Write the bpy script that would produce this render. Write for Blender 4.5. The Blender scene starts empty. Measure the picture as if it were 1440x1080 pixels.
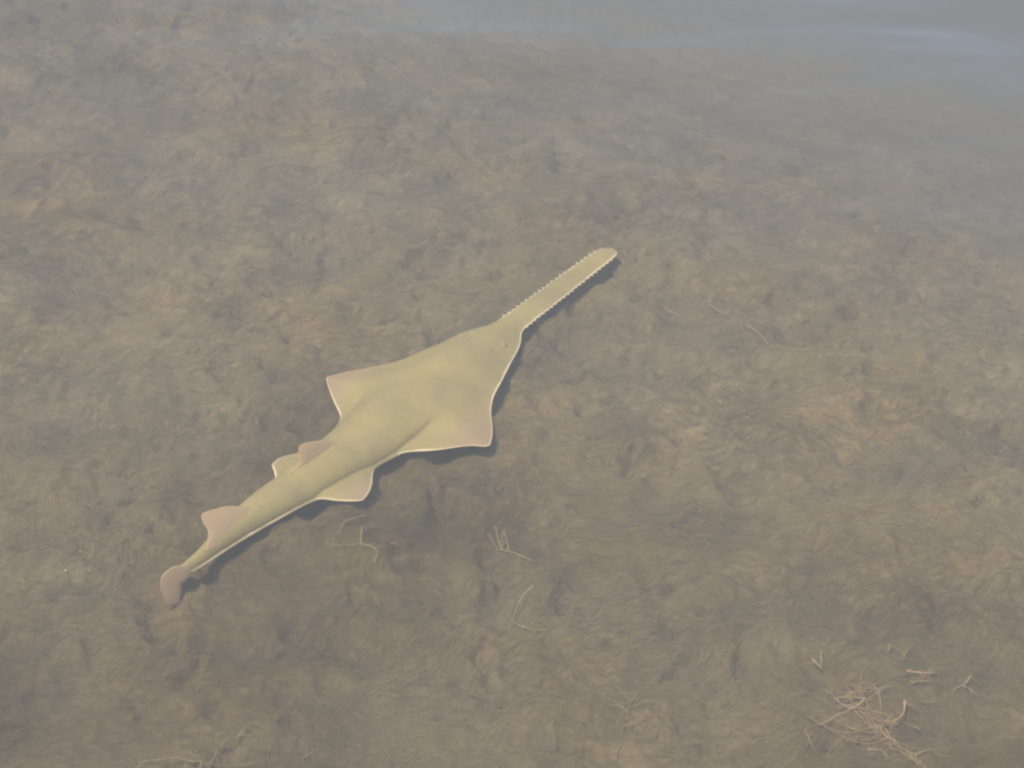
import bpy, bmesh, math, random
import numpy as np
from mathutils import Vector

rnd = random.Random(7)
rng = np.random.default_rng(11)
S = bpy.context.scene
COL = S.collection
R = math.radians

# ------------------------------------------------------------------ camera
PITCH, DIST, HFOV = R(34.0), 8.0, R(24.0)
cam = bpy.data.cameras.new("camera")
cam_ob = bpy.data.objects.new("camera", cam)
COL.objects.link(cam_ob)
EYE = np.array([0.0, -DIST * math.cos(PITCH), DIST * math.sin(PITCH)])
cam_ob.location = EYE
cam_ob.rotation_euler = (R(90) - PITCH, 0, 0)
cam.sensor_width = 36.0
cam.lens = 18.0 / math.tan(HFOV / 2)
cam.clip_end = 500.0
S.camera = cam_ob

# ------------------------------------------------------------------ sky and sun
SUN_EL, SUN_AZ = R(66.0), R(-130.0)         # the sun stands high to the left
world = bpy.data.worlds.new("World")
S.world = world
world.use_nodes = True
wn = world.node_tree
sky = wn.nodes.new("ShaderNodeTexSky")
sky.sky_type = 'NISHITA'
sky.sun_disc = False
sky.sun_elevation = SUN_EL
sky.sun_rotation = SUN_AZ
sky.air_density = 1.0
sky.dust_density = 0.4
sky.ozone_density = 0.7
bg = wn.nodes["Background"]
bg.inputs[1].default_value = 0.15
wn.links.new(sky.outputs[0], bg.inputs[0])
sun = bpy.data.lights.new("sun", 'SUN')
sun.energy = 3.3
sun.angle = R(3.0)
sun.color = (1.0, 0.95, 0.83)
sun_ob = bpy.data.objects.new("sun", sun)
COL.objects.link(sun_ob)
sd = Vector((math.sin(SUN_AZ) * math.cos(SUN_EL), math.cos(SUN_AZ) * math.cos(SUN_EL), math.sin(SUN_EL)))
sun_ob.rotation_euler = (-sd).to_track_quat('-Z', 'Y').to_euler()
sun_ob.location = (0, 0, 12)

S.view_settings.view_transform = 'Standard'
S.view_settings.look = 'None'
S.view_settings.gamma = 1.0
S.view_settings.exposure = 0.48
S.view_settings.use_curve_mapping = False
S.cycles.use_denoising = True
S.cycles.filter_width = 2.4                 # a soft lens
S.cycles.max_bounces = 3
S.cycles.volume_bounces = 0
S.cycles.transparent_max_bounces = 12

WATER_Z = 0.45

# ------------------------------------------------------------------ helpers
_F = np.array([0.0, math.cos(PITCH), -math.sin(PITCH)])
_RT = np.array([1.0, 0.0, 0.0])
_UP = np.cross(_RT, _F)
_FOC = 720.0 / math.tan(HFOV / 2)


def ray(px, py):
    return _F * _FOC + _RT * (px - 720.0) + _UP * (540.0 - py)


def at(px, py, z):
    """World point at height z seen at this point of the 1440 x 1080 photograph."""
    d = ray(px, py)
    return EYE + d * ((z - EYE[2]) / d[2])


def tag(o, label=None, cat=None, group=None, kind=None):
    if label: o["label"] = label
    if cat: o["category"] = cat
    if group: o["group"] = group
    if kind: o["kind"] = kind
    return o


def empty(name, loc):
    o = bpy.data.objects.new(name, None)
    o.location = loc
    COL.objects.link(o)
    return o


def link(name, me, mat, parent=None, smooth=True):
    o = bpy.data.objects.new(name, me)
    if mat is not None and not me.materials:
        me.materials.append(mat)
    COL.objects.link(o)
    if parent is not None:
        o.parent = parent
    if smooth:
        me.polygons.foreach_set("use_smooth", np.ones(len(me.polygons), dtype=bool))
    return o


def mesh_np(name, V, Q):
    """Mesh from vertex array and an array of quads (n,4)."""
    me = bpy.data.meshes.new(name)
    me.vertices.add(len(V))
    me.vertices.foreach_set("co", np.ascontiguousarray(V, dtype=np.float32).ravel())
    me.loops.add(Q.size)
    me.loops.foreach_set("vertex_index", np.ascontiguousarray(Q, dtype=np.int32).ravel())
    me.polygons.add(len(Q))
    k = Q.shape[1]
    me.polygons.foreach_set("loop_start", np.arange(0, Q.size, k, dtype=np.int32))
    me.update(calc_edges=True)
    me.validate()
    return me


def attr(me, name, values):
    a = me.attributes.new(name, 'FLOAT', 'POINT')
    a.data.foreach_set("value", np.ascontiguousarray(values, dtype=np.float32))


def _hash(ix, iy, seed):
    h = (ix * 374761393 + iy * 668265263 + seed * 1442695041) & 0xFFFFFFFF
    h = ((h ^ (h >> 13)) * 1274126177) & 0xFFFFFFFF
    h = h ^ (h >> 16)
    return h.astype(np.float64) / 4294967295.0


def gnoise(x, y, seed=0):
    x0 = np.floor(x).astype(np.int64); y0 = np.floor(y).astype(np.int64)
    fx = x - x0; fy = y - y0
    u = fx * fx * fx * (fx * (fx * 6 - 15) + 10)
    v = fy * fy * fy * (fy * (fy * 6 - 15) + 10)

    def g(ix, iy, dx, dy):
        a = _hash(ix, iy, seed) * 2 * np.pi
        return np.cos(a) * dx + np.sin(a) * dy
    n00 = g(x0, y0, fx, fy); n10 = g(x0 + 1, y0, fx - 1, fy)
    n01 = g(x0, y0 + 1, fx, fy - 1); n11 = g(x0 + 1, y0 + 1, fx - 1, fy - 1)
    return (n00 * (1 - u) + n10 * u) * (1 - v) + (n01 * (1 - u) + n11 * u) * v * 1.0


def fbm(x, y, wl, octv, seed):
    s = np.zeros_like(x); a = 1.0
    for i in range(octv):
        s += a * gnoise(x / wl, y / wl, seed + i * 17)
        wl *= 0.5; a *= 0.5
    return s


def sstep(a, b, x):
    t = np.clip((x - a) / (b - a), 0, 1)
    return t * t * (3 - 2 * t)


# ------------------------------------------------------------------ materials
def mat(name):
    m = bpy.data.materials.new(name)
    m.use_nodes = True
    nt = m.node_tree
    return m, nt, nt.nodes["Principled BSDF"], nt.nodes["Material Output"]


def node(nt, t, **kw):
    n = nt.nodes.new(t)
    for k, v in kw.items():
        setattr(n, k, v)
    return n


def noise_node(nt, scale, detail=5, rough=0.6, dist=0.0):
    tc = node(nt, "ShaderNodeTexCoord")
    n = node(nt, "ShaderNodeTexNoise")
    n.inputs["Scale"].default_value = scale
    n.inputs["Detail"].default_value = detail
    n.inputs["Roughness"].default_value = rough
    n.inputs["Distortion"].default_value = dist
    nt.links.new(tc.outputs["Object"], n.inputs["Vector"])
    return n


def ramp(nt, stops):
    r = node(nt, "ShaderNodeValToRGB")
    e = r.color_ramp.elements
    while len(e) < len(stops):
        e.new(0.5)
    for i, (p, c) in enumerate(stops):
        e[i].position = p
        e[i].color = (*c, 1)
    return r


def mixc(nt, fac, a, b, mode='MIX'):
    m = node(nt, "ShaderNodeMix", data_type='RGBA', blend_type=mode)
    for sock, v in ((0, fac), (6, a), (7, b)):
        if hasattr(v, "links"):
            nt.links.new(v, m.inputs[sock])
        elif sock == 0:
            m.inputs[0].default_value = v
        else:
            m.inputs[sock].default_value = (*v, 1)
    return m.outputs[2]


def attr_node(nt, name):
    a = node(nt, "ShaderNodeAttribute", attribute_name=name)
    return a.outputs["Fac"]


def maprange(nt, v, a, b, c=0.0, d=1.0):
    m = node(nt, "ShaderNodeMapRange", interpolation_type='SMOOTHSTEP')
    nt.links.new(v, m.inputs[0])
    for i, x in enumerate((a, b, c, d)):
        m.inputs[i + 1].default_value = x
    return m.outputs[0]


# silt and algae film of the bed
M_BED, nt, bsdf, out = mat("algae_silt")
n1 = noise_node(nt, 2.6, 6, 0.62, 0.6)
r1 = ramp(nt, [(0.30, (0.19, 0.143, 0.070)), (0.50, (0.235, 0.178, 0.090)), (0.70, (0.275, 0.212, 0.110))])
nt.links.new(n1.outputs[0], r1.inputs[0])
n2 = noise_node(nt, 34, 8, 0.72, 1.2)
r2 = ramp(nt, [(0.30, (0.88, 0.88, 0.88)), (0.70, (1.08, 1.07, 1.06))])
nt.links.new(n2.outputs[0], r2.inputs[0])
n3 = noise_node(nt, 1.3, 3, 0.5)
r3 = ramp(nt, [(0.42, (1.0, 1.0, 1.0)), (0.66, (1.15, 1.0, 0.80))])
nt.links.new(n3.outputs[0], r3.inputs[0])
c = mixc(nt, 1.0, r1.outputs[0], r2.outputs[0], 'MULTIPLY')
c = mixc(nt, 1.0, c, r3.outputs[0], 'MULTIPLY')
c = mixc(nt, attr_node(nt, "brown_tint"), c, (0.64, 0.59, 0.46), 'MULTIPLY')       # browner in patches and towards the near side
nt.links.new(c, bsdf.inputs["Base Color"])
bsdf.inputs["Roughness"].default_value = 0.95
bsdf.inputs["Specular IOR Level"].default_value = 0.05
nb = noise_node(nt, 70, 6, 0.7, 0.8)
bp = node(nt, "ShaderNodeBump")
bp.inputs["Strength"].default_value = 0.15
bp.inputs["Distance"].default_value = 0.01
nt.links.new(nb.outputs[0], bp.inputs["Height"])
nt.links.new(bp.outputs[0], bsdf.inputs["Normal"])

# filaments of the algal mat
M_FIL, nt, bsdf, out = mat("algae_filament")
r1 = ramp(nt, [(0.0, (0.16, 0.119, 0.055)), (0.45, (0.238, 0.180, 0.088)), (0.8, (0.32, 0.245, 0.124)), (1.0, (0.38, 0.278, 0.142))])
nt.links.new(attr_node(nt, "shade"), r1.inputs[0])
nt.links.new(mixc(nt, attr_node(nt, "brown_tint"), r1.outputs[0], (0.64, 0.59, 0.46), 'MULTIPLY'), bsdf.inputs["Base Color"])
bsdf.inputs["Roughness"].default_value = 0.9
bsdf.inputs["Specular IOR Level"].default_value = 0.05


def weed_mat(name, dark, light):
    m, nt, bsdf, out = mat(name)
    n = noise_node(nt, 30, 4, 0.6)
    r = ramp(nt, [(0.35, dark), (0.65, light)])
    nt.links.new(n.outputs[0], r.inputs[0])
    nt.links.new(r.outputs[0], bsdf.inputs["Base Color"])
    bsdf.inputs["Roughness"].default_value = 0.75
    bsdf.inputs["Specular IOR Level"].default_value = 0.1
    return m


M_WEED_TAN = weed_mat("seaweed_tan", (0.32, 0.205, 0.09), (0.52, 0.355, 0.165))
M_WEED_OLIVE = weed_mat("seaweed_olive", (0.24, 0.17, 0.065), (0.36, 0.27, 0.11))
M_WEED_PALE = weed_mat("seaweed_pale", (0.34, 0.26, 0.145), (0.47, 0.37, 0.21))

# skin of the fish: olive back, pinkish thin fins, pale margins
M_SKIN, nt, bsdf, out = mat("sawfish_skin")
n1 = noise_node(nt, 5.0, 5, 0.6, 0.4)
r1 = ramp(nt, [(0.30, (0.325, 0.250, 0.108)), (0.50, (0.385, 0.292, 0.112)), (0.70, (0.440, 0.328, 0.116))])
nt.links.new(n1.outputs[0], r1.inputs[0])
n2 = noise_node(nt, 60, 4, 0.6)
r2 = ramp(nt, [(0.3, (0.93, 0.93, 0.93)), (0.7, (1.06, 1.06, 1.06))])
nt.links.new(n2.outputs[0], r2.inputs[0])
c = mixc(nt, 1.0, r1.outputs[0], r2.outputs[0], 'MULTIPLY')
c = mixc(nt, maprange(nt, attr_node(nt, "fin"), 0.15, 0.95, 0.0, 0.85), c, (0.60, 0.40, 0.215))
c = mixc(nt, maprange(nt, attr_node(nt, "fin"), 1.0, 2.0), c, (0.78, 0.53, 0.28))    # paler tone on upright fins stands in for light glowing through them
nm = noise_node(nt, 16, 3, 0.6)                          # the pale rim is uneven along the fins
mm = node(nt, "ShaderNodeMath", operation='MULTIPLY_ADD')
nt.links.new(nm.outputs[0], mm.inputs[0]); mm.inputs[1].default_value = 0.010; mm.inputs[2].default_value = -0.0045
md = node(nt, "ShaderNodeMath", operation='ADD')
nt.links.new(mm.outputs[0], md.inputs[0]); nt.links.new(attr_node(nt, "margin"), md.inputs[1])
c = mixc(nt, maprange(nt, md.outputs[0], 0.0022, 0.0068, 1.0, 0.0), c, (0.92, 0.69, 0.38))
nt.links.new(c, bsdf.inputs["Base Color"])
bsdf.inputs["Roughness"].default_value = 0.6
bsdf.inputs["Specular IOR Level"].default_value = 0.12
nb = noise_node(nt, 120, 3, 0.6)
bp = node(nt, "ShaderNodeBump")
bp.inputs["Strength"].default_value = 0.15
bp.inputs["Distance"].default_value = 0.004
nt.links.new(nb.outputs[0], bp.inputs["Height"])
nt.links.new(bp.outputs[0], bsdf.inputs["Normal"])
tl_ = node(nt, "ShaderNodeBsdfTranslucent")             # thin fins let light through
nt.links.new(c, tl_.inputs["Color"])
ms = node(nt, "ShaderNodeMixShader")
nt.links.new(maprange(nt, attr_node(nt, "fin"), 0.2, 1.0, 0.0, 0.3), ms.inputs[0])
nt.links.new(bsdf.outputs[0], ms.inputs[1]); nt.links.new(tl_.outputs[0], ms.inputs[2])
nt.links.new(ms.outputs[0], out.inputs["Surface"])

M_TOOTH = weed_mat("tooth_enamel", (0.55, 0.45, 0.26), (0.68, 0.56, 0.34))
M_EYE = weed_mat("eye_cornea", (0.31, 0.25, 0.12), (0.35, 0.28, 0.13))
M_LID = weed_mat("eye_rim", (0.40, 0.32, 0.15), (0.45, 0.36, 0.18))
M_SPIR = weed_mat("spiracle_dark", (0.28, 0.22, 0.11), (0.32, 0.25, 0.12))
M_SHELL = weed_mat("shell_chip", (0.75, 0.72, 0.66), (0.85, 0.83, 0.78))

# murky water: Fresnel reflection over clear transmission, with silt scattering inside
M_WATER, nt, bsdf, out = mat("murky_water")
nt.nodes.remove(bsdf)
geo = node(nt, "ShaderNodeNewGeometry")
dot = node(nt, "ShaderNodeVectorMath", operation='DOT_PRODUCT')
nt.links.new(geo.outputs["Incoming"], dot.inputs[0])
nt.links.new(geo.outputs["Normal"], dot.inputs[1])
ab = node(nt, "ShaderNodeMath", operation='ABSOLUTE'); nt.links.new(dot.outputs["Value"], ab.inputs[0])
inv = node(nt, "ShaderNodeMath", operation='SUBTRACT'); inv.inputs[0].default_value = 1.0; nt.links.new(ab.outputs[0], inv.inputs[1])
pw = node(nt, "ShaderNodeMath", operation='POWER'); nt.links.new(inv.outputs[0], pw.inputs[0]); pw.inputs[1].default_value = 5.0
ma = node(nt, "ShaderNodeMath", operation='MULTIPLY_ADD'); nt.links.new(pw.outputs[0], ma.inputs[0]); ma.inputs[1].default_value = 0.98; ma.inputs[2].default_value = 0.02
tr_ = node(nt, "ShaderNodeBsdfTransparent")
gl = node(nt, "ShaderNodeBsdfGlossy"); gl.inputs["Roughness"].default_value = 0.09
mx = node(nt, "ShaderNodeMixShader")
nt.links.new(ma.outputs[0], mx.inputs[0]); nt.links.new(tr_.outputs[0], mx.inputs[1]); nt.links.new(gl.outputs[0], mx.inputs[2])
nt.links.new(mx.outputs[0], out.inputs["Surface"])
pv = node(nt, "ShaderNodeVolumePrincipled")
pv.inputs["Color"].default_value = (0.85, 0.795, 0.70, 1)
pv.inputs["Density"].default_value = 0.46
pv.inputs["Anisotropy"].default_value = 0.0
nt.links.new(pv.outputs[0], out.inputs["Volume"])

# ------------------------------------------------------------------ the bed
PITS = []          # (x, y, radius, depth) hollows in the algal mat
for px, py, r, d in [(108, 968, 58, 0.035), (212, 846, 13, 0.05), (222, 868, 13, 0.045), (232, 890, 12, 0.04), (125, 830, 16, 0.02), (60, 880, 26, 0.025),  # the three just beside the tail are dug to stand in for its shadow
                     (20, 690, 22, 0.03), (145, 690, 22, 0.02), (150, 775, 18, 0.02), (1400, 572, 34, 0.03), (1145, 655, 26, 0.03), (1180, 640, 18, 0.025),
                     (1120, 555, 22, 0.02), (1340, 825, 34, 0.03), (1190, 812, 22, 0.02), (1070, 857, 26, 0.025), (985, 897, 18, 0.02), (1020, 900, 18, 0.02),
                     (940, 600, 14, 0.02), (915, 505, 18, 0.03), (905, 560, 16, 0.025), (1040, 530, 12, 0.02), (1160, 955, 26, 0.035), (1203, 962, 18, 0.03),
                     (1216, 1030, 20, 0.04), (1288, 1028, 28, 0.04), (1320, 1030, 20, 0.03), (1190, 1015, 10, 0.03), (1168, 1053, 12, 0.03), (1252, 950, 18, 0.02),
                     (1325, 965, 14, 0.02), (1318, 1008, 14, 0.02), (120, 440, 18, 0.02), (200, 320, 20, 0.025), (75, 190, 18, 0.025), (185, 240, 20, 0.025), (110, 250, 18, 0.02),
                     (300, 145, 20, 0.02), (440, 385, 24, 0.03), (500, 445, 18, 0.025), (540, 520, 10, 0.02), (215, 320, 16, 0.02), (300, 360, 18, 0.02), (480, 380, 22, 0.02),
                     (70, 440, 16, 0.025), (135, 450, 14, 0.02), (100, 505, 16, 0.025), (270, 555, 22, 0.03), (130, 590, 20, 0.025), (430, 600, 26, 0.03), (700, 200, 20, 0.02),
                     (640, 950, 20, 0.02), (545, 905, 16, 0.02), (690, 790, 14, 0.02), (800, 780, 16, 0.02), (700, 875, 22, 0.02)]:
    p = at(px, py, 0.0)
    PITS.append((p[0], p[1], r * 0.0022, d * 1.25))
pr = np.random.default_rng(5)
for _ in range(30):
    PITS.append((pr.uniform(-2.3, 2.3), pr.uniform(-1.8, 2.9), pr.uniform(0.015, 0.05), pr.uniform(0.02, 0.05)))


def bed_base(x, y):
    u = 0.6 * x + 0.8 * y
    v = np.clip(u - 0.9, 0, None)
    z = -0.42 * v * v / (v + 1.5)
    z = np.where(np.hypot(x, y) > 8, np.maximum(z, -6.0), z)
    z = np.maximum(z, -4.0)
    wx = x + 0.10 * fbm(x, y, 0.5, 2, 101)
    wy = y + 0.10 * fbm(x, y, 0.5, 2, 202)
    big = fbm(wx * 0.85, wy, 0.55, 2, 5)
    mid = fbm(wx, wy * 1.1, 0.17, 3, 31)
    fine = fbm(wx, wy, 0.055, 2, 61)
    hol = fbm(wx * 0.9, wy * 1.15, 0.125, 3, 91)
    h = 0.035 * big + 0.044 * mid + 0.010 * fine - 0.038 * sstep(0.10, 0.50, hol) * sstep(-0.45, 0.15, big)
    h = np.where(h > 0.012, 0.012 + 0.022 * np.tanh((h - 0.012) / 0.022), h)
    return z + h


def warp_axis(n_in, lo, hi, ext, n_out):
    inner = np.linspace(lo, hi, n_in)
    st = inner[1] - inner[0]
    g = st * np.cumsum(np.geomspace(1.3, 1.3 * 400, n_out))
    g = g * (ext / g[-1])
    return np.concatenate([lo - g[::-1], inner, hi + g])


def grid_quads(nx, ny, flip=False):
    i = np.arange(nx * ny).reshape(ny, nx)
    q = np.stack([i[:-1, :-1], i[:-1, 1:], i[1:, 1:], i[1:, :-1]], -1).reshape(-1, 4)
    return q[:, ::-1] if flip else q


gx = warp_axis(600, -2.75, 2.75, 45, 26)
gy = warp_axis(580, -2.2, 3.7, 45, 26)
X, Y = np.meshgrid(gx, gy)
ZG = bed_base(X.ravel(), Y.ravel()).reshape(X.shape)
for px, py, r, d in PITS:
    a0, a1 = np.searchsorted(gx, (px - 5 * r, px + 5 * r)); b0, b1 = np.searchsorted(gy, (py - 4.5 * r, py + 4.5 * r))
    xx, yy = X[b0:b1, a0:a1], Y[b0:b1, a0:a1]
    q = (((xx - px) * 0.62) ** 2 + ((yy - py) * 1.15) ** 2) / (r * r)
    ZG[b0:b1, a0:a1] -= d * np.exp(-q * (1.0 + 0.9 * fbm(xx, yy, 0.07, 2, 77)))
Z = ZG.ravel()


def bed_h(x, y):
    """Height of the finished bed, read off its grid."""
    i_ = np.clip(np.searchsorted(gx, x) - 1, 0, len(gx) - 2); j_ = np.clip(np.searchsorted(gy, y) - 1, 0, len(gy) - 2)
    u = (x - gx[i_]) / (gx[i_ + 1] - gx[i_]); v = (y - gy[j_]) / (gy[j_ + 1] - gy[j_])
    return (ZG[j_, i_] * (1 - u) + ZG[j_, i_ + 1] * u) * (1 - v) + (ZG[j_ + 1, i_] * (1 - u) + ZG[j_ + 1, i_ + 1] * u) * v


def brown_tint(x, y):
    """Browner tint of the algae, in patches and stronger towards the near side."""
    return np.clip(0.75 * sstep(0.3, -1.7, y) + 0.8 * fbm(x, y, 1.1, 3, 501), 0, 1)


bed = link("seabed", mesh_np("seabed", np.stack([X.ravel(), Y.ravel(), Z], 1), grid_quads(len(gx), len(gy))), M_BED)
attr(bed.data, "brown_tint", brown_tint(X.ravel(), Y.ravel()))
tag(bed, "brown silty seabed matted with algae under shallow murky water", "seabed", kind="structure")

# ------------------------------------------------------------------ water body
wx_ = warp_axis(150, -3.2, 3.2, 42, 14)
wy_ = warp_axis(170, -2.6, 5.0, 42, 14)
X, Y = np.meshgrid(wx_, wy_)
xf, yf = X.ravel(), Y.ravel()
far = 0.22 + 0.78 * sstep(0.2, 2.6, 0.45 * xf + 0.9 * yf)
wz = 0.046 * fbm(xf * 0.62 + 0.1 * yf, yf * 1.15, 1.15, 2, 311) * far + 0.022 * fbm(xf * 0.45, yf * 1.3, 0.45, 2, 331) * far
edge = sstep(30, 8, np.hypot(xf, yf))
top = np.stack([xf, yf, WATER_Z + wz * edge], 1)
nxw, nyw = len(wx_), len(wy_)
bot = top.copy(); bot[:, 2] = -7.0
qt = grid_quads(nxw, nyw)
nb_ = len(top)
ring = np.concatenate([np.arange(nxw), np.arange(1, nyw) * nxw + nxw - 1, (nyw - 1) * nxw + np.arange(nxw - 2, -1, -1), np.arange(nyw - 2, 0, -1) * nxw])
cbot = np.array([[wx_[0], wy_[0], -7.0], [wx_[-1], wy_[0], -7.0], [wx_[-1], wy_[-1], -7.0], [wx_[0], wy_[-1], -7.0]])
bm = bmesh.new()
bv = [bm.verts.new(v) for v in top]
for q in qt:
    bm.faces.new([bv[i] for i in q])
low = [bm.verts.new((top[i][0], top[i][1], -7.0)) for i in ring]
for k in range(len(ring)):
    k2 = (k + 1) % len(ring)
    bm.faces.new([bv[ring[k2]], bv[ring[k]], low[k], low[k2]])
bm.faces.new(low[::-1])
me = bpy.data.meshes.new("water")
bm.to_mesh(me); bm.free()
water = link("water", me, M_WATER)
for p in me.polygons:
    if abs(p.normal.z) < 0.3 or p.normal.z < 0:
        p.use_smooth = False
tag(water, "murky shallow water with a faint blue sky sheen", "water", kind="structure")

# ------------------------------------------------------------------ algal mat (nobody could count its threads)
N = 300000
px = rng.uniform(-2.6, 2.6, N * 2); py = rng.uniform(-2.1, 3.5, N * 2)
keep = rng.uniform(-0.75, 0.4, N * 2) < fbm(px, py, 0.22, 3, 401)
px, py = px[keep][:N], py[keep][:N]
N = len(px)
SEG = 4
ang = 0.25 + 3.2 * fbm(px, py, 0.5, 2, 421) + rng.normal(0, 0.55, N) + np.pi * (rng.random(N) < 0.5)
length = rng.uniform(0.03, 0.13, N)
curv = rng.normal(0, 9.0, N)
wid = rng.uniform(0.0004, 0.0007, N)
lift = rng.uniform(0.001, 0.007, N) + 0.018 * np.clip(fbm(px, py, 0.22, 3, 401), 0, 1) * rng.uniform(0, 1, N)
pts = np.zeros((N, SEG, 3))
cx, cy, a = px.copy(), py.copy(), ang.copy()
for k in range(SEG):
    pts[:, k, 0], pts[:, k, 1] = cx, cy
    a = a + curv * length / SEG
    cx = cx + np.cos(a) * length / SEG
    cy = cy + np.sin(a) * length / SEG
pts[:, :, 2] = bed_h(pts[:, :, 0].ravel(), pts[:, :, 1].ravel()).reshape(N, SEG)
pts[:, :, 2] += lift[:, None] * np.sin(np.linspace(0.25, 2.9, SEG))[None, :] + 0.0015
tan = np.gradient(pts, axis=1)
side = np.stack([-tan[:, :, 1], tan[:, :, 0], np.zeros((N, SEG))], -1)
side /= np.linalg.norm(side, axis=-1, keepdims=True) + 1e-9
side[:, :, 2] = rng.uniform(-0.7, 0.7, N)[:, None]
taper = np.array([0.6, 1.0, 0.9, 0.25])
off = side * (wid[:, None] * taper[None, :])[:, :, None]
V = np.stack([pts - off, pts + off], 2).reshape(-1, 3)
base = (np.arange(N) * SEG * 2)[:, None] + (np.arange(SEG - 1) * 2)[None, :]
Q = np.stack([base, base + 1, base + 3, base + 2], -1).reshape(-1, 4)
me = mesh_np("algal_mat", V, Q)
sh = np.clip(0.45 + 0.55 * fbm(px, py, 0.45, 3, 441) + rng.normal(0, 0.07, N), 0, 1)
attr(me, "shade", np.repeat(sh, SEG * 2))
attr(me, "brown_tint", np.repeat(brown_tint(px, py), SEG * 2))
mat_ob = link("algal_mat", me, M_FIL)
tag(mat_ob, "fuzzy brown mat of fine algae threads covering the bottom", "algae", kind="stuff")

# ------------------------------------------------------------------ the sawfish
A = np.array([0.5777, 0.8163]); NR = np.array([0.8163, -0.5777]); O2 = np.array([-0.005, 0.272])
ZF = 0.048                                          # height of the fin plane


def tail_lift(s):
    return 0.018 * sstep(-1.10, -1.72, s)


def fish_pos(s, t, z):
    """Body coordinates (along, to its right, up) to world; the tail is raised and swings towards the shore."""
    s = np.asarray(s, float); t = np.asarray(t, float); z = np.asarray(z, float)
    l = tail_lift(s)
    x = O2[0] + A[0] * s + NR[0] * t
    y = O2[1] + A[1] * s + NR[1] * t - 1.48 * l
    return np.stack([x, y, z + l], -1)


def curve(tab, s):
    """Monotone-ish cubic through (s, value) pairs."""
    tab = sorted(tab)
    xs = np.array([p[0] for p in tab]); ys = np.array([p[1] for p in tab])
    h = np.diff(xs); d = np.diff(ys) / h
    m = np.zeros(len(xs)); m[0], m[-1] = d[0], d[-1]
    for i in range(1, len(xs) - 1):
        if d[i - 1] * d[i] > 0:
            w1, w2 = 2 * h[i] + h[i - 1], h[i] + 2 * h[i - 1]
            m[i] = (w1 + w2) / (w1 / d[i - 1] + w2 / d[i])
    k = np.clip(np.searchsorted(xs, s) - 1, 0, len(xs) - 2)
    u = np.clip((s - xs[k]) / h[k], 0, 1)
    return ((1 + 2 * u) * (1 - u) ** 2 * ys[k] + u * (1 - u) ** 2 * h[k] * m[k]
            + u * u * (3 - 2 * u) * ys[k + 1] + u * u * (u - 1) * h[k] * m[k + 1])


RIGHT = [(0.634, 0.004), (0.628, 0.021), (0.615, 0.029), (0.601, 0.033), (0.298, 0.038), (0.021, 0.044), (-0.014, 0.056), (-0.045, 0.076), (-0.078, 0.093), (-0.184, 0.130),
         (-0.299, 0.172), (-0.373, 0.198), (-0.434, 0.231), (-0.512, 0.293), (-0.578, 0.335), (-0.604, 0.346), (-0.616, 0.340), (-0.637, 0.308), (-0.714, 0.237),
         (-0.803, 0.143), (-0.825, 0.140), (-0.902, 0.127), (-0.928, 0.134), (-0.976, 0.167), (-1.033, 0.195), (-1.066, 0.201), (-1.078, 0.192), (-1.105, 0.149), (-1.134, 0.086),
         (-1.15, 0.078), (-1.285, 0.050), (-1.452, 0.025), (-1.54, 0.017), (-1.65, 0.008), (-1.70, -0.003)]
LEFT = [(0.634, 0.004), (0.628, 0.026), (0.610, 0.039), (0.588, 0.043), (0.302, 0.053), (0.020, 0.060), (-0.026, 0.068), (-0.066, 0.089), (-0.101, 0.108), (-0.244, 0.143),
        (-0.385, 0.185), (-0.451, 0.232), (-0.548, 0.300), (-0.600, 0.318), (-0.615, 0.306), (-0.697, 0.212), (-0.757, 0.136), (-0.80, 0.118), (-0.93, 0.098), (-0.98, 0.118),
        (-1.055, 0.150), (-1.080, 0.148), (-1.11, 0.115), (-1.14, 0.090), (-1.29, 0.085), (-1.38, 0.076), (-1.445, 0.063), (-1.59, 0.034), (-1.652, 0.033), (-1.70, 0.027)]
HALF = [(0.634, 0.003), (0.60, 0.024), (0.30, 0.030), (0.02, 0.036), (-0.03, 0.048), (-0.10, 0.088), (-0.30, 0.125), (-0.45, 0.140), (-0.64, 0.132), (-0.80, 0.118), (-0.93, 0.102),
        (-1.03, 0.086), (-1.14, 0.078), (-1.294, 0.064), (-1.461, 0.039), (-1.55, 0.026), (-1.66, 0.014), (-1.70, 0.005)]
MID = [(0.634, -0.003), (0.30, -0.007), (0.0, -0.006), (-0.2, 0.0), (-0.6, 0.006), (-0.8, 0.014), (-1.0, 0.008), (-1.14, -0.003), (-1.3, -0.017), (-1.461, -0.018), (-1.55, -0.013), (-1.66, -0.016), (-1.70, -0.017)]
HUMP = [(0.634, 0.002), (0.55, 0.004), (0.10, 0.007), (0.0, 0.014), (-0.05, 0.024), (-0.12, 0.036), (-0.30, 0.050), (-0.55, 0.058), (-0.80, 0.058), (-1.0, 0.054), (-1.3, 0.048), (-1.5, 0.036),
        (-1.62, 0.022), (-1.70, 0.006)]

st = np.unique(np.concatenate([np.linspace(-1.70, 0.60, 250), np.linspace(0.60, 0.634, 14), np.linspace(-0.66, -0.56, 26), np.linspace(-1.12, -1.03, 24)]))
tr = curve(RIGHT, st); tl = -curve(LEFT, st)
b = curve(HALF, st); cmid = curve(MID, st); hump = curve(HUMP, st)
bR = np.minimum(b, tr - cmid - 0.004); bL = np.minimum(b, cmid - tl - 0.004)
bR = np.maximum(bR, 0.001); bL = np.maximum(bL, 0.001)
NF, NTK = 16, 26


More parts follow.
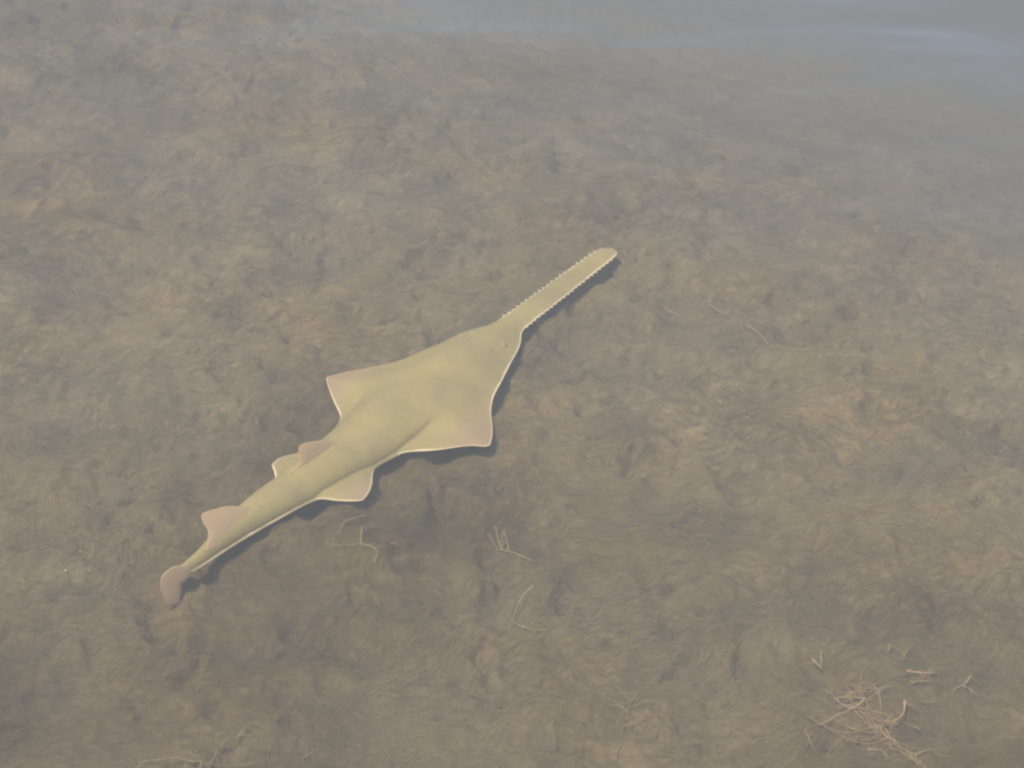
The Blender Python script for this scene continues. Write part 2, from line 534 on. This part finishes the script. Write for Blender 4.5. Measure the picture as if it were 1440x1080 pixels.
def section(i):
    """Columns of one station: (t, z_top, z_bottom, fin factor)."""
    f = 1 - (1 - np.linspace(0, 1, NF + 1)) ** 1.7                   # dense towards the margin
    right = cmid[i] + bR[i] + (tr[i] - cmid[i] - bR[i]) * f
    leftf = cmid[i] - bL[i] + (tl[i] - cmid[i] + bL[i]) * f
    q = -np.cos(np.linspace(0, np.pi, NTK + 1))
    trunk = cmid[i] + np.where(q < 0, q * bL[i], q * bR[i])
    soft = float(sstep(-0.74, -0.56, st[i]))
    tail = float(sstep(-1.70, -1.60, st[i]))
    ell = np.sqrt(np.clip(1 - q * q, 0, 1))
    wR, wL = tr[i] - cmid[i], cmid[i] - tl[i]
    root = (0.012 if st[i] < 0 else 0.003) * (0.15 + 0.85 * min(1.0, (wR - bR[i]) / 0.04))
    belly = 0.018 * float(sstep(0.05, -0.25, st[i])) * (0.15 + 0.85 * tail) + 0.003
    fr = f ** 0.9
    rim = 0.0030 * np.sqrt(np.clip(1 - fr ** 8, 0, 1))

    def soft_z(tt):                                   # one smooth swell from the midline to the margin
        x_ = np.where(tt > cmid[i], (tt - cmid[i]) / wR, (cmid[i] - tt) / wL)
        return ZF + 0.003 + hump[i] * (1 - np.clip(np.abs(x_), 0, 1) ** 1.9) ** 1.5
    wob = 0.005 * math.sin(st[i] * 17.0 + 0.6) * min(1, (wR - bR[i]) / 0.1)
    hard_trunk = ZF + root + 0.003 + (hump[i] - root * 0.4) * ell ** 1.15
    hard_fin = ZF + root * (1 - fr) + rim
    zt_trunk = hard_trunk * (1 - soft) + soft_z(trunk) * soft
    ztR = hard_fin * (1 - soft) + (soft_z(right) - 0.003 + rim) * soft + wob * fr
    ztL = hard_fin * (1 - soft) + (soft_z(leftf) - 0.003 + rim) * soft + wob * fr
    zb_trunk = ZF - root * 0.3 - belly * np.clip(1 - q * q, 0, 1) ** 0.7
    zb_fin = ZF - root * 0.3 * (1 - fr) - rim * 0.4 - 0.0008 + wob * fr
    fl = (cmid[i] - bL[i] - leftf) / 0.17; frr = (right - cmid[i] - bR[i]) / 0.17
    if st[i] < -0.85:
        fl, frr = fl * 1.6, frr * 1.6
    t = np.concatenate([leftf[::-1], trunk[1:-1], right])
    zt = np.concatenate([ztL[::-1], zt_trunk[1:-1], ztR])
    zb = np.concatenate([zb_fin[::-1], zb_trunk[1:-1], zb_fin])
    ff = np.concatenate([fl[::-1], np.zeros(NTK - 1), frr])
    return t, zt, zb, np.clip(ff, 0, 1)


secs = [section(i) for i in range(len(st))]
T = np.array([s_[0] for s_ in secs]); ZT = np.array([s_[1] for s_ in secs]); ZB = np.array([s_[2] for s_ in secs]); FF = np.array([s_[3] for s_ in secs])
nc = T.shape[1]; ns = len(st)
SS = np.repeat(st[:, None], nc, 1)
# distance of each point of the plan to its outline, for the pale margin
outline = np.concatenate([np.stack([st, tl], 1), np.stack([st, tr], 1)[::-1]])
seg0 = outline; seg1 = np.roll(outline, -1, 0)
P2 = np.stack([SS.ravel(), T.ravel()], 1)
dmin = np.full(len(P2), 9.0)
for a0, a1 in zip(seg0, seg1):
    if abs(a0[0] + 1.70) < 1e-6 and abs(a1[0] + 1.70) < 1e-6:
        continue
    ab_ = a1 - a0; L2 = ab_ @ ab_ + 1e-12
    u = np.clip(((P2 - a0) @ ab_) / L2, 0, 1)
    dmin = np.minimum(dmin, np.hypot(*(P2 - a0 - u[:, None] * ab_).T))
hide = np.where(T.ravel() < 0, 0.007 * sstep(-0.47, -0.40, SS.ravel()) * sstep(0.05, -0.05, SS.ravel()), 0.0)   # no pale rim on the left cheek
dmin = dmin + hide + 0.02 * sstep(-1.60, -1.66, SS.ravel())
sr = SS.ravel()
dmin = dmin + 0.006 * np.where(T.ravel() < 0, sstep(-0.96, -0.92, sr) * sstep(-0.74, -0.78, sr), sstep(-0.94, -0.90, sr) * sstep(-0.80, -0.83, sr))
dmin = dmin + 0.0028 * sstep(-1.12, -1.16, sr)
dmin = dmin + 0.006 * np.where(T.ravel() < -0.03, sstep(-1.12, -1.16, sr), 0.0)
FF = np.maximum(FF, 0.85 * sstep(-1.60, -1.68, SS))
topv = fish_pos(SS.ravel(), T.ravel(), ZT.ravel())
botv = fish_pos(SS.ravel(), T.ravel(), ZB.ravel())
V = np.concatenate([topv, botv])
qt = grid_quads(nc, ns)                                # rows run along the body
qb = grid_quads(nc, ns)[:, ::-1] + ns * nc
idx = np.arange(ns * nc).reshape(ns, nc)
qs = []
for col_, fl in ((0, False), (nc - 1, True)):
    e = idx[:, col_]
    q = np.stack([e[:-1], e[1:], e[1:] + ns * nc, e[:-1] + ns * nc], -1)
    qs.append(q[:, ::-1] if fl else q)
for row_, fl in ((0, True), (ns - 1, False)):
    e = idx[row_, :]
    q = np.stack([e[:-1], e[1:], e[1:] + ns * nc, e[:-1] + ns * nc], -1)
    qs.append(q[:, ::-1] if fl else q)
Q = np.concatenate([qt, qb] + qs)
org = fish_pos(-0.6, 0.0, 0.03)
root_ob = empty("sawfish", tuple(org))
tag(root_ob, "pale olive sawfish with long toothed snout gliding over the brown bottom", "sawfish")
me = mesh_np("body", V - org, Q)
bmx = bmesh.new(); bmx.from_mesh(me); bmesh.ops.recalc_face_normals(bmx, faces=bmx.faces); bmx.to_mesh(me); bmx.free()
attr(me, "margin", np.concatenate([dmin, dmin]))
attr(me, "fin", np.concatenate([FF.ravel(), FF.ravel()]))
body = link("body", me, M_SKIN, root_ob)


def top_z(s, t):
    i = int(np.argmin(np.abs(st - s)))
    return float(np.interp(t, T[i], ZT[i]))


# rostral teeth: short flattened pegs, each its own sub-part of the body
tooth = bpy.data.meshes.new("rostral_tooth")
bm = bmesh.new()
secs_ = [(-0.004, 0.0056, 0.0026), (0.003, 0.0046, 0.0022), (0.0080, 0.0018, 0.0010)]
rings = []
for x_, w_, h_ in secs_:
    rings.append([bm.verts.new((x_, w_ * math.cos(k * math.pi / 3), h_ * math.sin(k * math.pi / 3))) for k in range(6)])
for r0, r1_ in zip(rings[:-1], rings[1:]):
    for k in range(6):
        bm.faces.new([r0[k], r0[(k + 1) % 6], r1_[(k + 1) % 6], r1_[k]])
bm.faces.new(rings[-1]); bm.faces.new(rings[0][::-1])
bmesh.ops.recalc_face_normals(bm, faces=bm.faces)
bm.to_mesh(tooth); bm.free()
NT_ = 22
for side_ in (1, -1):
    for k in range(NT_):
        s = 0.035 + (0.595 - 0.035) * (k + 0.5 * (side_ < 0)) / NT_ + rnd.uniform(-0.002, 0.002)
        i = int(np.argmin(np.abs(st - s)))
        t = (tr[i] if side_ > 0 else tl[i])
        p = fish_pos(s, t, ZF + 0.001) - org
        d = fish_pos(s + 0.15, t + side_, ZF) - fish_pos(s, t, ZF)
        o = link("rostral_tooth", tooth, M_TOOTH, body)
        o.location = p
        o.rotation_euler = (0, rnd.uniform(-0.05, 0.05), math.atan2(d[1], d[0]) + rnd.uniform(-0.06, 0.06))
        k_ = rnd.uniform(0.85, 1.1)
        o.scale = (k_, k_, k_)


# eyes and spiracles
def dome(name, r, flat, m):
    bm = bmesh.new()
    bmesh.ops.create_uvsphere(bm, u_segments=14, v_segments=9, radius=r)
    for v in bm.verts:
        v.co.z *= flat
        v.co.x *= 1.35
        if v.co.z < 0: v.co.z *= 0.5
    me_ = bpy.data.meshes.new(name)
    bm.to_mesh(me_); bm.free()
    me_.materials.append(m)
    return me_


eye_me, pupil_me, spir_me = dome("eye", 0.0095, 0.34, M_LID), dome("pupil", 0.0040, 0.45, M_EYE), dome("spiracle", 0.0065, 0.16, M_SPIR)
yaw = math.atan2(A[1], A[0])
for side_ in (1, -1):
    s, t = -0.128, side_ * 0.062
    o = link("eye", eye_me, None, body); o.location = fish_pos(s, t, top_z(s, t) - 0.001) - org; o.rotation_euler = (0, 0, yaw)
    o = link("pupil", pupil_me, None, o); o.location = (0.002, -side_ * 0.003, 0.0026)
    s, t = -0.190, side_ * 0.054
    o = link("spiracle", spir_me, None, body); o.location = fish_pos(s, t, top_z(s, t)) - org; o.rotation_euler = (0, 0, yaw + side_ * 0.5)


def fin_plate(name, pts3, thick_dir, thick, margin_from, fin_tone):
    """A closed fin with a lens section: outline pts3, thick in the middle and thin at the rim, rings shrinking to its centre."""
    P = np.array(pts3, float)
    n = len(P)
    # resample smoothly (Catmull-Rom closed)
    out_ = []
    for i in range(n):
        p0, p1, p2, p3 = P[i - 1], P[i], P[(i + 1) % n], P[(i + 2) % n]
        for u in np.linspace(0, 1, 6, endpoint=False):
            out_.append(0.5 * ((2 * p1) + (p2 - p0) * u + (2 * p0 - 5 * p1 + 4 * p2 - p3) * u * u + (3 * p1 - p0 - 3 * p2 + p3) * u ** 3))
    Pc = np.array(out_); cen = Pc.mean(0); m = len(Pc)
    rad = np.linalg.norm(Pc - cen, axis=1)
    td = np.array(thick_dir, float); td /= np.linalg.norm(td)
    V_, mar = [], []
    ks = [1.0, 0.965, 0.92, 0.85, 0.7, 0.5, 0.25]
    for sgn in (1, -1):
        for k in ks:
            th = thick * (0.12 + 0.88 * (1 - k ** 3))
            V_.append(cen + (Pc - cen) * k + sgn * td * th); mar.append((1 - k) * rad + margin_from)
        V_.append((cen + sgn * td * thick)[None, :]); mar.append(np.array([0.5]))
    V_ = np.concatenate(V_); mar = np.concatenate(mar)
    half = m * len(ks) + 1
    F = []
    for h, fl in ((0, False), (half, True)):
        for r_ in range(len(ks) - 1):
            for j in range(m):
                q = [h + r_ * m + j, h + r_ * m + (j + 1) % m, h + (r_ + 1) * m + (j + 1) % m, h + (r_ + 1) * m + j]
                F.append(q[::-1] if fl else q)
        for j in range(m):
            q = [h + (len(ks) - 1) * m + j, h + (len(ks) - 1) * m + (j + 1) % m, h + half - 1]
            F.append(q[::-1] if fl else q)
    for j in range(m):
        F.append([j, half + j, half + (j + 1) % m, (j + 1) % m])
    me_ = bpy.data.meshes.new(name)
    me_.from_pydata([tuple(v - org) for v in V_], [], F)
    bm = bmesh.new(); bm.from_mesh(me_); bmesh.ops.recalc_face_normals(bm, faces=bm.faces); bm.to_mesh(me_); bm.free()
    attr(me_, "margin", mar)
    attr(me_, "fin", np.full(len(V_), fin_tone))
    return link(name, me_, M_SKIN, root_ob)


def dorsal(prof, t0, lean):
    pts_ = []
    for s, h in prof:
        c_ = float(curve(MID, np.array([s]))[0]) + t0
        base = ZF + 0.012 + float(curve(HUMP, np.array([s]))[0]) * 0.93
        pts_.append(fish_pos(s, c_ + lean * h, base + h))
    w = fish_pos(prof[0][0], 1.0, 0.1) - fish_pos(prof[0][0], 0.0, 0.1)
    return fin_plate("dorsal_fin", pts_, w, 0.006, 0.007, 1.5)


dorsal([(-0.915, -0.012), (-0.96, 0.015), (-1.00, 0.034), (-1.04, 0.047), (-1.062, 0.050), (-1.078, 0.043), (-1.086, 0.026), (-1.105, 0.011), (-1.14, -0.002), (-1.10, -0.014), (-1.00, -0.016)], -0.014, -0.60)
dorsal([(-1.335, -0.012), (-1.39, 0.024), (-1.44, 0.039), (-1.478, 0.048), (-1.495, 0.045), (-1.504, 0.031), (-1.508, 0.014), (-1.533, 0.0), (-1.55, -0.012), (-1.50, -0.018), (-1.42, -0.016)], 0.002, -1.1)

# tail fin: an upright plate at the end of the raised tail stalk
hub = fish_pos(-1.675, 0.000, ZF + 0.012)
head_dir = np.array([-0.80, -0.60, 0.0])
nrm = np.array([head_dir[1], -head_dir[0], -0.34])
nrm /= np.linalg.norm(nrm)                          # the blade leans away from the shore
pts_ = []
for q in [(266, 797), (248, 796), (239, 800), (231, 806), (226, 815), (226, 826), (230, 838), (234, 848), (243, 850), (252, 846), (255, 830), (257, 816), (268, 810)]:
    d = ray(*q)
    pts_.append(EYE + d * (((hub - EYE) @ nrm) / (d @ nrm)))
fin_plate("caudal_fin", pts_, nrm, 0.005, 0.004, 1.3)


# ------------------------------------------------------------------ seaweed
def tube(bm, pts_, r0, r1, seg=6):
    P = np.array(pts_, float)
    # smooth the polyline
    out_ = []
    n = len(P)
    for i in range(n - 1):
        p0, p1, p2, p3 = P[max(i - 1, 0)], P[i], P[i + 1], P[min(i + 2, n - 1)]
        for u in np.linspace(0, 1, 5, endpoint=False):
            out_.append(0.5 * ((2 * p1) + (p2 - p0) * u + (2 * p0 - 5 * p1 + 4 * p2 - p3) * u * u + (3 * p1 - p0 - 3 * p2 + p3) * u ** 3))
    out_.append(P[-1])
    P = np.array(out_)
    rings = []
    for i, p in enumerate(P):
        d = P[min(i + 1, len(P) - 1)] - P[max(i - 1, 0)]
        d /= np.linalg.norm(d) + 1e-9
        up = np.array([0, 0, 1.0]) if abs(d[2]) < 0.9 else np.array([1.0, 0, 0])
        e1 = np.cross(d, up); e1 /= np.linalg.norm(e1); e2 = np.cross(e1, d)
        f = i / (len(P) - 1)
        r = (r0 + (r1 - r0) * f) * (1 + 0.18 * rnd.uniform(-1, 1))
        rings.append([bm.verts.new(p + r * (math.cos(k * 2 * math.pi / seg) * e1 + math.sin(k * 2 * math.pi / seg) * e2)) for k in range(seg)])
    for a_, b_ in zip(rings[:-1], rings[1:]):
        for k in range(seg):
            bm.faces.new([a_[k], a_[(k + 1) % seg], b_[(k + 1) % seg], b_[k]])
    bm.faces.new(rings[0][::-1]); bm.faces.new(rings[-1])


def lay(pix, h0, h1):
    """Pixel polyline to world, resting h0..h1 above the bed along its length."""
    res = []
    n = len(pix)
    for i, (x, y) in enumerate(pix):
        z = 0.0
        for _ in range(5):
            p = at(x, y, z)
            z = float(bed_h(np.array([p[0]]), np.array([p[1]]))[0]) + h0 + (h1 - h0) * i / max(n - 1, 1)
        res.append(at(x, y, z))
    return res


def weed(name, label, group, m, branches, ox, oy, sc, twigs=0, runners=0):
    """One plant: every branch is a part. branches: (pixel polyline in a crop, r0, r1 in mm, h0, h1 in cm)."""
    lines = []
    for pl, r0, r1, h0, h1 in branches:
        lines.append((lay([(ox + x / sc, oy + y / sc) for x, y in pl], h0 / 100, h1 / 100), r0 / 1250, r1 / 1250))
    for _ in range(runners):                        # long thin runners fanning out from the main stems
        L_, r0, r1 = lines[rnd.randrange(len(branches))]
        p = np.array(L_[rnd.randrange(len(L_))])
        an = rnd.uniform(0, 2 * math.pi); ln = rnd.uniform(0.07, 0.22); cv = rnd.uniform(-1.0, 1.0)
        run = [p]
        for k in range(4):
            q = run[-1] + np.array([math.cos(an), math.sin(an), 0]) * ln / 4
            q[2] = float(bed_h(q[:1], q[1:2])[0]) + 0.012 + rnd.uniform(0, 0.012)
            an += cv / 3
            run.append(q)
        lines.append((run, 0.0015, 0.0005))
    o3 = np.array(lines[0][0][0])
    e = empty(name, tuple(o3))
    tag(e, label, "seaweed", group)
    for L_, r0, r1 in lines:
        bm = bmesh.new()
        tube(bm, [p - o3 for p in L_], r0, r1)
        for _ in range(twigs):                      # fine side shoots, curved and tapering
            i = rnd.randrange(len(L_) - 1)
            u = rnd.random()
            p = L_[i] * (1 - u) + L_[i + 1] * u - o3
            an = rnd.uniform(0, 2 * math.pi); ln = rnd.uniform(0.012, 0.055); cv = rnd.uniform(-1.2, 1.2)
            sh_ = [p]
            for k in range(3):
                p = p + np.array([math.cos(an) * ln / 3, math.sin(an) * ln / 3, rnd.uniform(-0.005, 0.005)])
                an += cv / 2
                sh_.append(p)
            tube(bm, sh_, min(r1 * 0.8, 0.0012), 0.0004, 4)
        bmesh.ops.recalc_face_normals(bm, faces=bm.faces)
        me_ = bpy.data.meshes.new("branch")
        bm.to_mesh(me_); bm.free()
        link("branch", me_, m, e)
    return e


G = "seaweed sprigs lying on the algae"
weed("seaweed", "large bright tan branching seaweed with a forked stem at bottom right corner", G, M_WEED_TAN, [
    ([(865, 470), (862, 540), (830, 585), (780, 605), (740, 615), (710, 645), (640, 650), (590, 675), (560, 715)], 4.2, 2.2, 3, 2),
    ([(710, 645), (755, 705), (800, 725), (850, 775), (930, 815)], 3.6, 1.5, 2.6, 1),
    ([(760, 705), (772, 740), (775, 775)], 2.0, 1.0, 2, 1),
    ([(690, 650), (694, 680), (696, 708)], 2.0, 1.0, 2.4, 1.5),
    ([(820, 592), (890, 625), (960, 655)], 2.4, 1.2, 2.6, 1.5),
    ([(745, 612), (715, 600), (700, 600)], 1.8, 1.0, 3, 3),
    ([(760, 600), (772, 575)], 2.0, 1.0, 3, 3.5),
    ([(630, 780), (720, 790), (755, 832)], 2.4, 1.2, 1.5, 1)], 1080, 880, 4.5, 10, 14)
weed("seaweed", "orange tan forked seaweed stem left of the large branching one", G, M_WEED_TAN, [
    ([(615, 455), (580, 495), (535, 522), (460, 490), (400, 430), (350, 398)], 4.0, 1.6, 2.5, 2),
    ([(600, 458), (530, 455), (440, 450)], 3.0, 1.5, 2.5, 2),
    ([(600, 415), (545, 415), (500, 416)], 2.8, 1.4, 2, 2),
    ([(600, 355), (640, 395), (720, 410)], 2.2, 1.2, 2, 1.5),
    ([(535, 522), (440, 565), (330, 620), (240, 650), (255, 700), (280, 760)], 2.2, 1.2, 2, 1)], 1080, 880, 4.5, 10, 12)
weed("seaweed", "straight tan seaweed stalk lying flat above the large branching one", G, M_WEED_TAN, [
    ([(870, 283), (950, 295), (1065, 300)], 3.2, 1.8, 2.5, 2.5),
    ([(900, 357), (960, 350), (1025, 350)], 2.4, 1.4, 2, 2),
    ([(1020, 290), (1045, 262)], 1.6, 0.9, 2.5, 3)], 1080, 880, 4.5, 8)
weed("seaweed", "small pale three-pronged seaweed sprig furthest into the bottom right corner", G, M_WEED_PALE, [
    ([(1285, 315), (1250, 362), (1225, 380), (1185, 395), (1170, 432)], 2.6, 1.2, 3, 1),
    ([(1228, 380), (1265, 390), (1315, 432)], 2.4, 1.1, 2.5, 1)], 1080, 880, 4.5, 5)
weed("seaweed", "orange tan seaweed twig standing at the upper left of the tangled patch", G, M_WEED_TAN, [
    ([(280, 208), (330, 265), (362, 322), (372, 350)], 3.0, 1.8, 3.5, 1),
    ([(335, 150), (338, 200), (340, 265)], 2.0, 1.2, 4, 2)], 1080, 880, 4.5, 5)
weed("seaweed", "thin tan seaweed tip poking up behind the tangled patch", G, M_WEED_TAN, [
    ([(880, 152), (862, 190), (860, 215)], 2.0, 1.4, 4, 1), ([(772, 118), (765, 150), (745, 175)], 1.8, 1.2, 3, 1)], 1080, 880, 4.5, 5)
weed("seaweed", "drooping brown seaweed strand right of the large branching seaweed", G, M_WEED_OLIVE, [
    ([(1010, 585), (1080, 600), (1150, 640), (1192, 695)], 2.4, 1.2, 2, 1), ([(1060, 480), (1000, 478), (950, 488)], 2.2, 1.2, 2, 1.5)], 1080, 880, 4.5, 14)
weed("seaweed", "small pale Y-shaped sprig below and right of the snout tip", G, M_WEED_PALE, [
    ([(212, 208), (250, 228), (285, 245), (328, 242)], 2.0, 1.3, 2.5, 2), ([(285, 245), (268, 265), (253, 294)], 1.8, 1.1, 2.5, 1)], 880, 380, 4, 0)
weed("seaweed", "pale hook-shaped seaweed thread beside the Y-shaped sprig", G, M_WEED_PALE, [
    ([(500, 112), (472, 155), (474, 188), (512, 222), (555, 242), (580, 230), (574, 185)], 2.0, 1.1, 3, 2)], 880, 380, 4, 0)
weed("seaweed", "pale slanting seaweed thread below the hook-shaped one", G, M_WEED_PALE, [
    ([(678, 308), (740, 350), (790, 400), (818, 442)], 1.9, 1.2, 2, 2), ([(860, 275), (800, 285), (735, 296)], 1.4, 0.9, 1.5, 1.5)], 880, 380, 4, 0)
weed("seaweed", "tiny pale bent thread alone right of the slanting one", G, M_WEED_PALE, [
    ([(1225, 392), (1243, 408), (1252, 432)], 1.7, 1.0, 2, 2)], 880, 380, 4, 0)
weed("seaweed", "tan sprig with four upright prongs below the right pectoral fin", G, M_WEED_TAN, [
    ([(860, 326), (915, 322), (970, 335), (1065, 372)], 2.6, 1.4, 1, 1), ([(900, 325), (872, 290), (850, 238)], 2.2, 1.0, 1, 5),
    ([(912, 322), (890, 255), (880, 198)], 2.3, 1.0, 1, 6), ([(918, 322), (914, 270), (918, 224)], 2.2, 1.0, 1, 5), ([(945, 325), (935, 275), (920, 228)], 2.2, 1.0, 1, 5)], 440, 680, 3.43, 4)
weed("seaweed", "thin L-shaped tan twig below the sprig with upright prongs", G, M_WEED_TAN, [
    ([(1062, 490), (1030, 522), (1000, 562), (975, 620), (962, 662), (1010, 690), (1070, 706), (1135, 698)], 2.4, 1.1, 3, 1.5)], 440, 680, 3.43, 2)
weed("seaweed", "kinked tan twig just below the right pelvic fin", G, M_WEED_TAN, [
    ([(238, 208), (232, 285), (280, 300), (312, 332), (295, 375)], 2.4, 1.1, 3, 1), ([(238, 208), (275, 205), (315, 214)], 1.6, 0.9, 3, 2), ([(232, 285), (170, 298), (80, 300)], 1.2, 0.8, 2, 1)], 440, 680, 3.43, 2)
weed("seaweed", "pale curled thread between the pelvic fin and the kinked twig", G, M_WEED_PALE, [
    ([(258, 152), (200, 165), (150, 187), (130, 235)], 1.8, 1.0, 2.5, 1.5)], 440, 680, 3.43, 2)
weed("seaweed", "tiny tan loop right of the kinked twig", G, M_WEED_TAN, [
    ([(375, 292), (392, 284), (406, 294), (404, 308)], 1.8, 1.2, 2, 1.5)], 440, 680, 3.43, 2)
weed("seaweed", "olive branching seaweed cut by the bottom edge at lower left", G, M_WEED_OLIVE, [
    ([(475, 500), (495, 438), (430, 436), (330, 412), (200, 425), (110, 437), (65, 480)], 3.0, 1.6, 3, 1.5),
    ([(430, 436), (428, 400), (420, 366)], 2.0, 1.2, 2.5, 4), ([(540, 480), (585, 402), (605, 345), (640, 305), (674, 274)], 3.0, 1.4, 1.5, 4),
    ([(605, 345), (590, 290), (617, 234)], 2.2, 1.2, 2.5, 5), ([(730, 290), (780, 210), (840, 177), (895, 168)], 2.2, 1.2, 2, 2),
    ([(500, 450), (590, 455), (680, 466), (800, 455), (940, 430)], 2.0, 1.1, 2, 1.5), ([(1170, 405), (1215, 395), (1250, 368)], 1.6, 1.0, 2, 2)], 180, 980, 4.8, 8)
weed("seaweed", "faint olive tree-like seaweed at the bottom edge left of the tangled patch", G, M_WEED_OLIVE, [
    ([(585, 945), (610, 880), (640, 780), (650, 680), (690, 600), (700, 510), (710, 450), (640, 360), (580, 288)], 2.6, 1.0, 0.3, 1),
    ([(710, 460), (750, 415), (800, 372)], 2.2, 1.0, 1.5, 2), ([(690, 560), (640, 500), (520, 485)], 2.0, 1.0, 1.5, 1.5),
    ([(650, 690), (600, 650), (545, 590)], 1.9, 1.0, 1.5, 2), ([(705, 500), (780, 480), (870, 445), (950, 440)], 2.0, 0.9, 1.5, 1.5), ([(650, 680), (740, 660), (870, 600)], 1.8, 1.0, 1.5, 2)], 780, 920, 6.75, 6)

# ------------------------------------------------------------------ shell chips on the algae, left of the tail
def chip(px, py, r, label):
    p = lay([(px, py)], 0.012, 0.012)[0]
    bm = bmesh.new()
    bmesh.ops.create_icosphere(bm, subdivisions=2, radius=r)
    for v in bm.verts:
        v.co.z = v.co.z * 0.3 + 0.25 * (r - (v.co.x ** 2 + v.co.y ** 2) / r)
        v.co.x *= 1.0 + 0.35 * math.sin(v.co.y / r * 2)
        v.co.y *= 0.75
    me_ = bpy.data.meshes.new("shell_chip")
    bm.to_mesh(me_); bm.free()
    o = link("shell_chip", me_, M_SHELL)
    o.location = p
    o.rotation_euler = (rnd.uniform(-0.3, 0.3), rnd.uniform(-0.3, 0.3), rnd.uniform(0, 6))
    tag(o, label, "shell", "white shell chips left of the tail")


chip(114, 766, 0.0042, "largest white shell chip of the three close together left of the tail")
chip(118, 771, 0.0030, "small white shell chip just right of the largest one")
chip(113, 775, 0.0028, "small white shell chip directly below the largest one")
chip(92, 802, 0.0036, "lone white shell chip below and left of the group of three")
